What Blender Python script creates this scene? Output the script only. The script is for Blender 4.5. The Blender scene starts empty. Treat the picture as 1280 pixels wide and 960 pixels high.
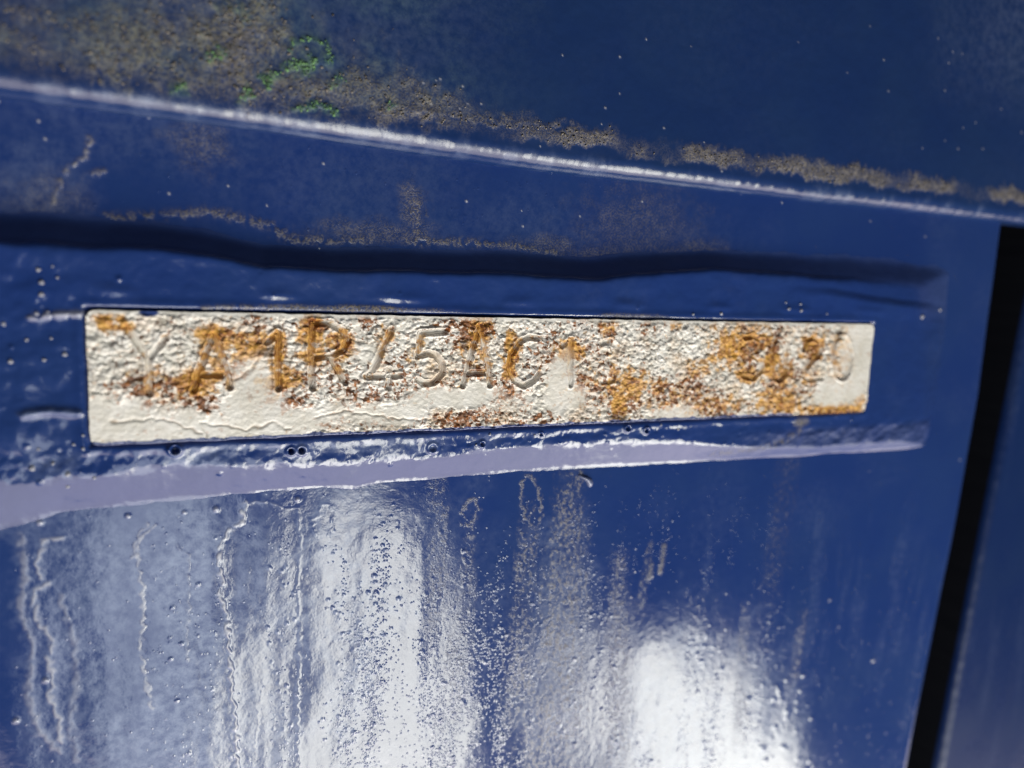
import bpy, math
import numpy as np
from mathutils import Matrix, Vector

# ------------------------------------------------------------------ camera
# Surface frame: u to the right along the stamped plate, v down, n into the steel.
# All lengths are in plate widths W (the plate is 120 mm long); world = (u, n, -v) * W.
W = 0.12
F = 963.0                                   # focal length in pixels of a 1280 px wide frame
AX = np.array([2181., -43., F]); AX /= np.linalg.norm(AX)
AY = np.array([-293., 6700., F]); AY -= AX * (AX @ AY); AY /= np.linalg.norm(AY)
AN = np.cross(AX, AY)
P1 = 0.7089 * np.array([(107 - 640) / F, (387 - 480) / F, 1.0])   # plate's top left corner seen from the lens
CAM = np.array([-(P1 @ AX), -(P1 @ AY), -(P1 @ AN)])              # lens in (u, v, n)

def to_world(u, v, n):
    return Vector((u * W, n * W, -v * W))

sc = bpy.context.scene
cam_d = bpy.data.cameras.new('camera')
cam = bpy.data.objects.new('camera', cam_d)
sc.collection.objects.link(cam)
def axis(i):
    return Vector((AX[i], AN[i], -AY[i]))
r_, d_, f_ = axis(0), axis(1), axis(2)
m = Matrix.Identity(4)
for k in range(3):
    m[k][0] = r_[k]; m[k][1] = -d_[k]; m[k][2] = -f_[k]
m.translation = to_world(*CAM)
cam.matrix_world = m
cam_d.sensor_width = 36.0
cam_d.lens = 36.0 * F / 1280.0
cam_d.clip_start = 0.002
cam_d.clip_end = 50
cam_d.dof.use_dof = True
cam_d.dof.focus_distance = 0.865 * W
cam_d.dof.aperture_fstop = 12.0
sc.camera = cam

# ------------------------------------------------------------------ light: dim world and four added area lamps, low in front
wd = bpy.data.worlds.new('World'); sc.world = wd; wd.use_nodes = True
wd.node_tree.nodes['Background'].inputs[0].default_value = (0.50, 0.60, 0.85, 1)
wd.node_tree.nodes['Background'].inputs[1].default_value = 0.07

def reflect_dir(p):
    d = np.array([p[0] - CAM[0], p[1] - CAM[1], p[2] - CAM[2]]); d /= np.linalg.norm(d)
    d[2] = -d[2]
    return d

def area(name, at, aim, sx, sy, radiance, color, roll=0.0, shape='RECTANGLE'):
    l = bpy.data.lights.new(name, 'AREA')
    l.shape = shape; l.size = sx; l.size_y = sy; l.color = color
    a = sx * sy * (math.pi / 4 if shape == 'ELLIPSE' else 1)
    l.energy = radiance * a * math.pi
    o = bpy.data.objects.new(name, l); sc.collection.objects.link(o)
    q = (Vector(aim) - Vector(at)).to_track_quat('-Z', 'Y')
    o.matrix_world = Matrix.Translation(Vector(at)) @ q.to_matrix().to_4x4() @ Matrix.Rotation(roll, 4, 'Z')
    return o

def pix(px, py, h=0.0):
    """where the photograph's pixel lands on the steel at height h above the plate's face -> (u, v)"""
    d = np.array([(px - 640) / F, (py - 480) / F, 1.0])
    t = ((P1 - AN * h) @ AN) / (d @ AN)
    q = d * t - P1
    return float(q @ AX), float(q @ AY)

def pxs(px, py):
    d = np.array([(px - 640) / F, (py - 480) / F, 1.0])
    return float((P1 @ AN) / (d @ AN)) / F     # size of one pixel there, in W

TP = 0.021                                  # thickness of the welded plate above the panel

def glare_lamp(name, px, py, dist, sx, sy, rad, color, roll=0, shape='RECTANGLE'):  # adds an area lamp where the panel mirrors it to the lens
    u, v = pix(px, py, -TP)
    r = reflect_dir((u, v, TP))
    p = to_world(u, v, TP)
    at = p + Vector((r[0], r[2], -r[1])) * dist
    return area(name, at, p, sx, sy, rad, color, roll, shape)

glare_lamp('left_glare_lamp', 472, 1025, 0.36, 0.088, 0.33, 14.0, (1.0, 0.985, 0.85), math.radians(8), 'ELLIPSE')  # added lamp, shaped so its reflection makes the left bright patch
glare_lamp('right_glare_lamp', 893, 1050, 0.60, 0.165, 0.34, 14.0, (1.0, 0.985, 0.85), math.radians(30), 'ELLIPSE')  # added lamp whose reflection gives the bright patch on the right
glare_lamp('side_light', 215, 880, 0.25, 0.065, 0.22, 4.0, (0.86, 0.93, 1.0), math.radians(4), 'ELLIPSE')  # weaker added lamp for the pale veil at lower left
area('floor_light', (0.25, -0.30, -0.70), (0.10, 0.0, 0.0), 1.6, 0.6, 3.5, (1.0, 0.88, 0.84))  # added lamp standing in for ground bounce on lower bead and flange edge

sc.render.engine = 'CYCLES'
sc.cycles.filter_width = 1.15
sc.view_settings.view_transform = 'Standard'
sc.view_settings.look = 'None'
sc.view_settings.exposure = 0.0
sc.view_settings.gamma = 1.0

# ------------------------------------------------------------------ noise and height fields
def _hash(ix, iy, s):
    h = (ix.astype(np.int64) * 374761393 + iy.astype(np.int64) * 668265263 + s * 1274126177) & 0xffffffff
    h = ((h ^ (h >> 13)) * 1274126177) & 0xffffffff
    h = ((h ^ (h >> 16)) * 2246822519) & 0xffffffff
    return (h ^ (h >> 15)) & 0xffffffff

def rnd(ix, iy, s):
    return (_hash(ix, iy, s) / 4294967295.0).astype(np.float32)

def noise(x, y, s=0):
    ix = np.floor(x); iy = np.floor(y)
    fx = (x - ix).astype(np.float32); fy = (y - iy).astype(np.float32)
    ix = ix.astype(np.int64); iy = iy.astype(np.int64)
    sx = fx * fx * fx * (fx * (fx * 6 - 15) + 10); sy = fy * fy * fy * (fy * (fy * 6 - 15) + 10)
    def g(dx, dy):
        a = rnd(ix + dx, iy + dy, s) * (2 * np.pi)
        return np.cos(a) * (fx - dx) + np.sin(a) * (fy - dy)
    a = g(0, 0); b = g(1, 0); c = g(0, 1); d = g(1, 1)
    return (a + (b - a) * sx + (c - a) * sy + (a - b - c + d) * sx * sy) * 1.5

def fbm(x, y, o=4, s=0, gain=0.5):
    t = 0; a = 1.0; f = 1.0; n = 0
    for k in range(o):
        t = t + a * noise(x * f + 17.3 * k, y * f - 9.1 * k, s + k); n += a
        a *= gain; f *= 2.03
    return t / n

def worley(x, y, s=0):
    ix = np.floor(x).astype(np.int64); iy = np.floor(y).astype(np.int64)
    f1 = np.full(x.shape, 9.0, np.float32); f2 = f1.copy(); cid = np.zeros(x.shape, np.float32)
    for dx in (-1, 0, 1):
        for dy in (-1, 0, 1):
            jx = ix + dx; jy = iy + dy
            d = np.hypot(jx + rnd(jx, jy, s) - x, jy + rnd(jx, jy, s + 7) - y).astype(np.float32)
            c = rnd(jx, jy, s + 13)
            n1 = d < f1
            f2 = np.where(n1, f1, np.minimum(f2, d)); cid = np.where(n1, c, cid); f1 = np.where(n1, d, f1)
    return f1, f2, cid

def sstep(a, b, x):
    t = np.clip((x - a) / (b - a), 0, 1)
    return t * t * (3 - 2 * t)

rng = np.random.default_rng(7)

class Field:
    """a sheet of steel sampled on a (u, v) lattice: heights and wear masks"""
    def __init__(s, us, vs, h0=0.0):
        s.us = np.asarray(us, np.float64); s.vs = np.asarray(vs, np.float64); s.h0 = h0
        s.U, s.V = np.meshgrid(s.us, s.vs)
        s.H = np.full(s.U.shape, h0, np.float32)
        s.M = {}
    def mask(s, k):
        if k not in s.M: s.M[k] = np.zeros(s.U.shape, np.float32)
        return s.M[k]
    def win(s, u0, u1, v0, v1):
        a, b = np.searchsorted(s.us, (u0, u1)); c, d = np.searchsorted(s.vs, (v0, v1))
        return (slice(c, d), slice(a, b))
    def dist(s, w, pts, wu=0, wv=0):
        U = s.U[w] + wu; V = s.V[w] + wv
        best = np.full(U.shape, 9.0)
        for (a, b), (c, d) in zip(pts[:-1], pts[1:]):
            L = (c - a) ** 2 + (d - b) ** 2 + 1e-12
            t = np.clip(((U - a) * (c - a) + (V - b) * (d - b)) / L, 0, 1)
            best = np.minimum(best, np.hypot(U - a - t * (c - a), V - b - t * (d - b)))
        return best.astype(np.float32)
    def conv(s, pts):
        return [pix(x, y, s.h0) for x, y in pts]
    def box(s, q, m):
        a = np.array(q)
        return s.win(a[:, 0].min() - m, a[:, 0].max() + m, a[:, 1].min() - m, a[:, 1].max() + m)
    def line(s, pts, width, height=0.0, masks=(), warp=0.0, broken=0.0, seed=3):
        """a ridge along a traced line: width in pixels there"""
        q = s.conv(pts); wd = width * pxs(*pts[len(pts) // 2])
        w = s.box(q, wd * 3 + warp)
        if s.U[w].size == 0: return
        U = s.U[w]; V = s.V[w]
        wu = noise(U * 140, V * 140, seed) * warp if warp else 0
        d = s.dist(w, q, wu, 0)
        a = np.exp(-(d / wd) ** 2)
        if broken: a = a * sstep(-broken, 0.35, noise(U * 170, V * 120, seed + 5) + 0.25)
        s.H[w] += height * a
        for k, m in masks:
            s.mask(k)[w] = np.maximum(s.mask(k)[w], m * a)
    def blob(s, k, x, y, rx, ry, amt, edge=0.45, ns=60, namp=0.6, seed=11, mode='max'):
        """a stain of ragged outline"""
        u, v = pix(x, y, s.h0); p = pxs(x, y); rx *= p * 1.08; ry *= p
        w = s.win(u - rx * 2, u + rx * 2, v - ry * 2, v + ry * 2)
        U = s.U[w]; V = s.V[w]
        if U.size == 0: return
        d = np.hypot((U - u) / rx, (V - v) / ry) + namp * fbm(U * ns, V * ns, 3, seed)
        a = amt * sstep(1.0 + edge, 1.0 - edge, d)
        M = s.mask(k)
        M[w] = np.maximum(M[w], a) if mode == 'max' else np.clip(M[w] + a, 0, 1)
    def bumps(s, uv, rad, hgt, masks=(), stretch=1.0, pw=2.0):
        for i in range(len(uv)):
            u, v = uv[i]; r = rad[i]
            w = s.win(u - 2.2 * r, u + 2.2 * r, v - 2.2 * r * stretch, v + 2.2 * r * stretch)
            if s.U[w].size == 0: continue
            d2 = ((s.U[w] - u) ** 2 + ((s.V[w] - v) / stretch) ** 2) / (r * r)
            a = np.exp(-d2 ** (pw / 2)).astype(np.float32)
            s.H[w] += hgt[i] * a
            for k, mm in masks:
                M = s.mask(k); M[w] = np.maximum(M[w], a * mm)
    def crater(s, x, y, r, rim, deep):
        u, v = pix(x, y, s.h0); r *= pxs(x, y)
        w = s.win(u - 3 * r, u + 3 * r, v - 3 * r, v + 3 * r)
        d = np.hypot(s.U[w] - u, s.V[w] - v) / r
        s.H[w] += rim * np.exp(-((d - 1) / 0.35) ** 2) - deep * np.exp(-(d / 0.62) ** 4)
    def scatter(s, n, k=None, power=1.0, box=None):
        """random points following a density array"""
        den = k
        out = []
        u0, u1, v0, v1 = box
        while len(out) < n:
            u = rng.uniform(u0, u1, 4000); v = rng.uniform(v0, v1, 4000)
            i = np.clip(np.searchsorted(s.us, u), 0, len(s.us) - 1); j = np.clip(np.searchsorted(s.vs, v), 0, len(s.vs) - 1)
            ok = rng.random(4000) < den[j, i] ** power
            out += list(zip(u[ok], v[ok]))
        return np.array(out[:n])

def mesh_obj(name, co, quads, mat, parent=None, attrs=None, smooth=True, tris=None):
    me = bpy.data.meshes.new(name)
    co = np.asarray(co, np.float32)
    me.vertices.add(len(co)); me.vertices.foreach_set('co', co.ravel())
    q = np.asarray(quads, np.int32)
    k = q.shape[1]
    me.loops.add(q.size); me.loops.foreach_set('vertex_index', q.ravel())
    me.polygons.add(len(q)); me.polygons.foreach_set('loop_start', np.arange(0, q.size, k, dtype=np.int32))
    me.polygons.foreach_set('use_smooth', np.full(len(q), smooth))
    for n_, a in (attrs or {}).items():
        at = me.attributes.new(n_, 'FLOAT', 'POINT'); at.data.foreach_set('value', np.ascontiguousarray(a, np.float32).ravel())
    me.update(calc_edges=True); me.validate()
    me.materials.append(mat)
    o = bpy.data.objects.new(name, me); sc.collection.objects.link(o)
    if parent: o.parent = parent
    return o

def grid_quads(nr, nc):
    i = np.arange(nr * nc).reshape(nr, nc)
    return np.stack([i[:-1, :-1], i[1:, :-1], i[1:, 1:], i[:-1, 1:]], -1).reshape(-1, 4)

def compact(co, quads, attrs):
    used = np.unique(quads)
    mp = np.full(len(co), -1, np.int64); mp[used] = np.arange(len(used))
    return co[used], mp[quads], {k: a.ravel()[used] for k, a in attrs.items()}

def uvh(U, V, H):
    return np.stack([U * W, -H * W, -V * W], -1).reshape(-1, 3)

def spaced(a, b, s0, s1):
    out = [a]
    while out[-1] < b:
        t = (out[-1] - a) / (b - a); out.append(out[-1] + s0 + (s1 - s0) * t)
    return out

def empty(name, u, v, n, label, cat, group=None):
    o = bpy.data.objects.new(name, None); sc.collection.objects.link(o)
    o.empty_display_size = 0.01
    o['label'] = label; o['category'] = cat
    return o

# ------------------------------------------------------------------ materials
def nt(name):
    mt = bpy.data.materials.new(name); mt.use_nodes = True
    t = mt.node_tree; b = t.nodes['Principled BSDF']
    return mt, t, b

def N(t, kind, **kw):
    n = t.nodes.new(kind)
    for k, v in kw.items():
        if k in n.inputs: n.inputs[k].default_value = v
        else: setattr(n, k, v)
    return n

def attr(t, name):
    n = t.nodes.new('ShaderNodeAttribute'); n.attribute_name = name
    return n.outputs['Fac']

def mixc(t, fac, a, b, blend='MIX'):
    n = t.nodes.new('ShaderNodeMix'); n.data_type = 'RGBA'; n.blend_type = blend
    for i, x in ((0, fac), (6, a), (7, b)):
        if isinstance(x, (int, float, tuple)): n.inputs[i].default_value = x if not isinstance(x, tuple) else (*x, 1)
        else: t.links.new(x, n.inputs[i])
    return n.outputs[2]

def mth(t, op, a, b=None, clamp=False):
    n = t.nodes.new('ShaderNodeMath'); n.operation = op; n.use_clamp = clamp
    for i, x in enumerate((a, b)):
        if x is None: continue
        if isinstance(x, (int, float)): n.inputs[i].default_value = x
        else: t.links.new(x, n.inputs[i])
    return n.outputs[0]

def tex_noise(t, scale, detail=3, rough=0.5, stretch=None):
    tc = t.nodes.new('ShaderNodeTexCoord')
    src = tc.outputs['Object']
    if stretch:
        mp = t.nodes.new('ShaderNodeMapping'); mp.inputs['Scale'].default_value = stretch
        t.links.new(src, mp.inputs[0]); src = mp.outputs[0]
    n = t.nodes.new('ShaderNodeTexNoise')
    n.inputs['Scale'].default_value = scale; n.inputs['Detail'].default_value = detail; n.inputs['Roughness'].default_value = rough
    t.links.new(src, n.inputs['Vector'])
    return n.outputs['Fac']

def ramp(t, fac, a, b):
    n = t.nodes.new('ShaderNodeMapRange'); n.interpolation_type = 'SMOOTHSTEP'
    n.inputs[1].default_value = a; n.inputs[2].default_value = b
    t.links.new(fac, n.inputs[0])
    return n.outputs[0]

def paint(name, rough=0.10, tint=(0.0096, 0.0290, 0.134)):
    """old blue chassis enamel: haze, dry dust, brown grime, algae by mask; fine orange peel by bump"""
    mt, t, b = nt(name)
    n1 = tex_noise(t, 60, 4, 0.6); n2 = tex_noise(t, 900, 4, 0.65); n3 = tex_noise(t, 3500, 2, 0.6)
    col = mixc(t, ramp(t, n1, 0.35, 0.7), tint, tuple(c * k for c, k in zip(tint, (1.25, 1.15, 1.0))))
    hz = mth(t, 'MULTIPLY', attr(t, 'haze'), ramp(t, n2, 0.25, 0.75), True)
    col = mixc(t, hz, col, (0.19, 0.24, 0.37))
    ds = mth(t, 'MULTIPLY', attr(t, 'dust'), mth(t, 'ADD', ramp(t, n3, 0.32, 0.62), 0.25), True)
    col = mixc(t, ds, col, mixc(t, ramp(t, n2, 0.3, 0.7), (0.17, 0.15, 0.13), (0.36, 0.34, 0.31)))
    br = mth(t, 'MULTIPLY', attr(t, 'grime'), mth(t, 'ADD', ramp(t, n3, 0.36, 0.66), 0.30), True)
    col = mixc(t, br, col, mixc(t, ramp(t, n2, 0.3, 0.75), (0.050, 0.046, 0.046), (0.175, 0.155, 0.135)))
    ch = attr(t, 'chalk')
    col = mixc(t, ch, col, (0.62, 0.62, 0.63))
    al = mth(t, 'MULTIPLY', attr(t, 'algae'), mth(t, 'ADD', ramp(t, n2, 0.3, 0.7), 0.35), True)
    col = mixc(t, al, col, mixc(t, ramp(t, n3, 0.3, 0.7), (0.03, 0.085, 0.045), (0.13, 0.27, 0.11)))
    rs = attr(t, 'rust')
    col = mixc(t, rs, col, (0.26, 0.09, 0.02))
    t.links.new(col, b.inputs['Base Color'])
    dirt = mth(t, 'MAXIMUM', mth(t, 'MAXIMUM', ds, br), mth(t, 'MAXIMUM', al, rs))
    dirt = mth(t, 'MAXIMUM', dirt, mth(t, 'MULTIPLY', ch, 0.6))
    ro = mth(t, 'ADD', mth(t, 'MULTIPLY', dirt, 0.65), mth(t, 'ADD', mth(t, 'MULTIPLY', n1, 0.06), rough), True)
    ro = mth(t, 'ADD', ro, mth(t, 'MULTIPLY', hz, 0.12), True)
    ro = mth(t, 'ADD', ro, mth(t, 'MULTIPLY', attr(t, 'matte'), 0.5), True)
    t.links.new(ro, b.inputs['Roughness'])
    b.inputs['IOR'].default_value = 1.55
    h = mth(t, 'ADD', mth(t, 'MULTIPLY', tex_noise(t, 700, 2, 0.5), 0.5), mth(t, 'MULTIPLY', n3, 0.12))
    h = mth(t, 'ADD', h, mth(t, 'MULTIPLY', mth(t, 'MULTIPLY', n3, dirt), 0.9))
    bp = t.nodes.new('ShaderNodeBump'); bp.inputs['Strength'].default_value = 0.5; bp.inputs['Distance'].default_value = 0.00012
    t.links.new(h, bp.inputs['Height'])
    # pin-head blisters, thick where the mask says so
    tc = t.nodes.new('ShaderNodeTexCoord'); sx = t.nodes.new('ShaderNodeSeparateXYZ'); cx = t.nodes.new('ShaderNodeCombineXYZ')
    t.links.new(tc.outputs['Object'], sx.inputs[0]); t.links.new(sx.outputs[0], cx.inputs[0])
    t.links.new(mth(t, 'MULTIPLY', sx.outputs[2], 0.8), cx.inputs[1])
    vo = t.nodes.new('ShaderNodeTexVoronoi'); vo.voronoi_dimensions = '2D'; vo.inputs['Scale'].default_value = 2900
    t.links.new(cx.outputs[0], vo.inputs['Vector'])
    sc_ = t.nodes.new('ShaderNodeSeparateColor'); t.links.new(vo.outputs['Color'], sc_.inputs[0])
    dome = mth(t, 'SUBTRACT', 1.0, mth(t, 'MULTIPLY', vo.outputs['Distance'], 2.1), True)
    dome = mth(t, 'POWER', dome, 0.6)
    on = mth(t, 'GREATER_THAN', attr(t, 'blister'), sc_.outputs[0])
    hh = mth(t, 'MULTIPLY', mth(t, 'MULTIPLY', dome, on), mth(t, 'ADD', mth(t, 'MULTIPLY', sc_.outputs[1], 3.0e-5), 0.8e-5))
    b2 = t.nodes.new('ShaderNodeBump'); b2.inputs['Strength'].default_value = 1.0; b2.inputs['Distance'].default_value = 1.0
    t.links.new(hh, b2.inputs['Height']); t.links.new(bp.outputs[0], b2.inputs['Normal'])
    t.links.new(b2.outputs[0], b.inputs['Normal'])
    return mt

MASKS = ('haze', 'dust', 'grime', 'chalk', 'algae', 'rust', 'blister', 'matte')
m_panel = paint('blue_panel_enamel')
m_weld = paint('blue_weld_enamel', 0.14)
m_flange = paint('blue_flange_enamel', 0.20, (0.0072, 0.0235, 0.096))
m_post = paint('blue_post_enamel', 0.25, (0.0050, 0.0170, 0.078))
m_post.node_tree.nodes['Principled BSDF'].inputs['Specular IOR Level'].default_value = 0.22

m_dark, t, b = nt('slot_shade_black')  # near-black colour stands in for the shade inside the slot
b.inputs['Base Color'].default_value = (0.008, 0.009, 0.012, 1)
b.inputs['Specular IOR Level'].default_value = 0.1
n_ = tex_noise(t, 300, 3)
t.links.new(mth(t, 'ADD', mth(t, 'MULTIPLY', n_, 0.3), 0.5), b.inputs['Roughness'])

def plate_mat(name, groove=False):
    mt, t, b = nt(name)
    n1 = tex_noise(t, 260, 4, 0.6); n2 = tex_noise(t, 1800, 3, 0.6); n3 = tex_noise(t, 5200, 2, 0.6)
    cell = attr(t, 'cell')
    col = mixc(t, ramp(t, n1, 0.3, 0.7), (0.55, 0.535, 0.485), (0.66, 0.655, 0.63))
    col = mixc(t, mth(t, 'MULTIPLY', ramp(t, cell, 0.55, 1.0), 0.55), col, (0.88, 0.86, 0.82))
    col = mixc(t, mth(t, 'MULTIPLY', attr(t, 'crack'), 0.75), col, (0.16, 0.10, 0.05))
    oc = attr(t, 'ochre')
    col = mixc(t, oc, col, mixc(t, ramp(t, n2, 0.3, 0.7), (0.30, 0.115, 0.006), (0.58, 0.31, 0.035)))
    rd = attr(t, 'red')
    col = mixc(t, rd, col, mixc(t, ramp(t, n2, 0.3, 0.7), (0.11, 0.027, 0.003), (0.40, 0.130, 0.010)))
    dk = attr(t, 'dark')
    col = mixc(t, dk, col, (0.045, 0.025, 0.015))
    col = mixc(t, attr(t, 'blue'), col, (0.016, 0.040, 0.165))
    t.links.new(col, b.inputs['Base Color'])
    rust = mth(t, 'MAXIMUM', oc, rd)
    t.links.new(mth(t, 'ADD', mth(t, 'MULTIPLY', rust, 0.25), mth(t, 'ADD', mth(t, 'MULTIPLY', n2, 0.3), 0.22), True), b.inputs['Roughness'])
    bp = t.nodes.new('ShaderNodeBump'); bp.inputs['Strength'].default_value = 0.35 if groove else 0.6; bp.inputs['Distance'].default_value = 0.00010
    t.links.new(mth(t, 'ADD', mth(t, 'MULTIPLY', n2, 0.7), mth(t, 'MULTIPLY', n3, 0.5)), bp.inputs['Height'])
    t.links.new(bp.outputs[0], b.inputs['Normal'])
    return mt
PM = ('cell', 'crack', 'ochre', 'red', 'dark', 'blue')
m_plate = plate_mat('bare_galvanised_steel')
m_groove = plate_mat('stamped_groove_steel', True)

def curve(pts, h, vofs=0.0):
    q = np.array([pix(x, y, h) for x, y in pts])
    return lambda u: np.interp(u, q[:, 0], q[:, 1]) + vofs

# ------------------------------------------------------------------ the panel
UR = 1.218                                    # right end of the panel
us = list(np.linspace(-0.50, -0.135, 14)) + spaced(-0.13, UR - 0.03, 0.00100, 0.00205)
us = [x for x in us if x < UR - 0.031] + list(UR - 0.03 + 0.03 * np.sin(np.linspace(0, math.pi / 2, 16)))
vs = list(np.linspace(-0.32, -0.215, 6)) + spaced(-0.205, 0.86, 0.00118, 0.00135) + list(np.linspace(0.87, 1.25, 16))
fp = Field(us, vs, -TP)
U, V = fp.U, fp.V
# sheet metal never lies flat next to a weld: slow waves, then orange peel
def waves(U, V):
    return 0.0065 * fbm(U * 2.6, V * 2.2, 2, 21) + 0.0008 * fbm(U * 9, V * 7, 2, 22)
fp.H += waves(U, V)
# the enamel ran while wet: shallow vertical swells below the weld
run = fbm(U * 15 + 0.5 * fbm(U * 5, V * 7, 2, 26), V * 2.3, 2, 24) + 0.35 * fbm(U * 34, V * 5 + 3, 2, 25)
fp.H += (0.00085 * run * sstep(0.19, 0.27, V) * (0.25 + 0.75 * sstep(0.62, 0.35, U))).astype(np.float32)
fp.H += 0.00007 * fbm(U * 75, V * 45, 2, 23)
# tall soft streaks of haze
st = fbm(U * 26, V * 3.2, 4, 31) + 0.35 * fbm(U * 70, V * 14, 3, 32)
fp.mask('haze')[:] = 0.05 * sstep(-0.1, 0.5, fbm(U * 7, V * 6, 4, 30)) + 0.10 * sstep(0.05, 0.5, st) * sstep(0.2, 0.35, V)
def hz(x, y, rx, ry, a, e=0.6): fp.blob('haze', x, y, rx, ry, a, e, 16, 0.9, 33)
for a in ((150, 720, 60, 110, .55), (110, 790, 50, 100, .45), (235, 730, 42, 110, .75), (205, 880, 110, 110, .65), (330, 760, 45, 140, .45),
          (430, 760, 70, 200, .55), (420, 640, 40, 60, .6), (320, 900, 60, 120, .5), (560, 800, 60, 160, .22), (690, 830, 45, 160, .35),
          (850, 900, 80, 110, .55), (940, 910, 70, 100, .5), (60, 640, 60, 40, .4), (200, 660, 90, 40, .45), (20, 500, 40, 60, .25)):
    hz(*a)
# brown drying marks running down
gr = fp.mask('grime')
def streak(x0, y0, x1, y1, w0, w1, amt, seed):
    (a, b), (c, d) = pix(x0, y0, -TP), pix(x1, y1, -TP)
    k0, k1 = w0 * pxs(x0, y0), w1 * pxs(x1, y1)
    w = fp.win(min(a, c) - 4 * k1, max(a, c) + 4 * k1, b - .03, d + .05)
    tt = np.clip((V[w] - b) / (d - b), -0.2, 1.2)
    cc = a + (c - a) * tt + 0.004 * fbm(V[w] * 20, V[w] * 0, 2, seed)
    e = np.abs(U[w] - cc) / (k0 + (k1 - k0) * np.clip(tt, 0, 1))
    aa = amt * sstep(1.3, 0.3, e + 0.7 * fbm(U[w] * 90, V[w] * 22, 4, seed)) * sstep(-0.08, 0.02, tt) * sstep(1.2, 0.8, tt)
    lace = sstep(-0.12, 0.42, fbm(U[w] * 210, V[w] * 130, 3, seed + 100) + 0.35 * fbm(U[w] * 50, V[w] * 18, 2, seed + 101))
    gr[w] = np.maximum(gr[w], aa * (0.12 + 0.75 * lace))
streak(715, 592, 690, 960, 22, 55, .75, 41)
streak(662, 640, 640, 900, 16, 22, .5, 42)
streak(590, 650, 560, 900, 10, 22, .35, 43)
streak(548, 590, 545, 800, 14, 20, .35, 44)
streak(775, 700, 770, 960, 14, 32, .5, 45)
streak(815, 680, 800, 760, 6, 9, .5, 46)
streak(930, 760, 925, 930, 8, 16, .35, 47)
streak(1000, 765, 985, 860, 7, 9, .45, 48)
streak(985, 572, 960, 760, 22, 18, .25, 49)
# rings left by drops
for x, y, rx, ry, tl in ((664, 627, 12, 33, -4), (587, 640, 9, 17, 4)):
    ring = [(x + rx * math.cos(k / 14 * math.tau) - tl * math.sin(k / 14 * math.tau), y + ry * math.sin(k / 14 * math.tau)) for k in range(15)]
    fp.line(ring, 2.2, 0.00012, (('grime', .6),), 0.004, 0.35)
fp.line([(831, 683), (829, 700), (826, 715)], 3.5, .0003, (('grime', .7),), .001)
fp.line([(815, 707), (812, 722)], 3.5, .0003, (('grime', .7),), .001)
# edges of old paint runs, whitish where water dried along them
RUNS = (
 ([(306, 627), (302, 654), (287, 662), (275, 683), (274, 704), (278, 727), (274, 743), (283, 768), (287, 818), (290, 860), (295, 902), (297, 990)], 1.9, .00150, .75, .3),
 ([(194, 656), (175, 672), (171, 697), (177, 727), (180, 768), (175, 810), (181, 847), (190, 885)], 1.8, .0012, .5, .5),
 ([(183, 654), (169, 679), (165, 697)], 1.7, .0010, .45, .4),
 ([(79, 672), (54, 675), (52, 689), (45, 704), (52, 722)], 2.4, .0014, .6, .3),
 ([(62, 729), (44, 737), (42, 756), (50, 781), (67, 802), (60, 822), (67, 847), (63, 868), (73, 897), (77, 927)], 2.6, .0014, .6, .35),
 ([(27, 668), (31, 718), (27, 768), (42, 806), (35, 868), (50, 914), (75, 939)], 3.6, .0010, .35, .5),
 ([(221, 681), (235, 693), (235, 747), (233, 810), (235, 827)], 1.7, .0012, .15, .5),
 ([(373, 635), (375, 685), (373, 735), (376, 800), (372, 880), (375, 960)], 1.5, .0011, .05, .6),
 ([(398, 643), (400, 631), (410, 630), (417, 639), (415, 656), (410, 670)], 1.4, .0013, .0, .2),
 ([(398, 645), (390, 650), (394, 666), (398, 671)], 1.4, .0013, .0, .2),
 ([(306, 631), (319, 626), (342, 629), (354, 636), (369, 635)], 1.4, .0010, .1, .3),
 ([(90, 790), (96, 850), (88, 900), (96, 950)], 4, .0006, .25, .6),
 ([(75, 745), (85, 775), (92, 800)], 3, .0008, .3, .5),
 ([(330, 850), (322, 900), (318, 960)], 0.9, .0005, .35, .1),
)
for i, (pts, wdt, hh, ck, brk) in enumerate(RUNS):
    fp.line(pts, wdt, hh * (0.42 if i == 0 else 0.17), (('chalk', 0.55 * ck),), 0.0034, brk + 0.25, 50 + i * 3)
    fp.line(pts, wdt * 3.2, hh * 0.05, (('haze', 0.8 * ck),), 0.008, 0.5, 51 + i * 3)
# blisters in the enamel, thick in streaks
den = np.clip(sstep(-0.15, 0.45, st + 0.25 * fbm(U * 40, V * 20, 3, 61)), 0, 1) * sstep(0.20, 0.30, V) * sstep(-0.05, 0.1, U)
den *= 0.12 + 0.88 * sstep(0.95, 0.78, U + 0.06 * fbm(U * 9, V * 9, 2, 62))
den *= 0.35 + 0.65 * sstep(0.14, 0.28, U)
den *= 1 - 0.85 * np.exp(-((U - 0.735) / 0.05) ** 2) * sstep(0.5, 0.3, V)
fp.mask('blister')[:] = 0.55 * den ** 1.2 + 0.012 + 0.22 * sstep(0.24, 0.45, V) * sstep(0.22, 0.30, U) * sstep(0.52, 0.40, U) * sstep(-0.4, 0.3, fbm(U * 12, V * 9, 3, 65))
q = fp.scatter(1800, den, 1.2, (-0.1, 1.05, 0.2, 0.86))
r = np.abs(rng.normal(0, 0.0004, len(q))) + 0.0008
fp.bumps(q, r, r * rng.uniform(0.12, 0.62, len(q)), stretch=1.15)
q = fp.scatter(500, np.ones_like(den) * sstep(0.1, 0.5, fbm(U * 18, V * 18, 3, 64)) + 0.04, 1.0, (-0.1, 1.15, -0.19, -0.06))
r = np.abs(rng.normal(0, 0.0003, len(q))) + 0.0007
fp.bumps(q, r, r * rng.uniform(0.05, 0.30, len(q)))
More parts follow.
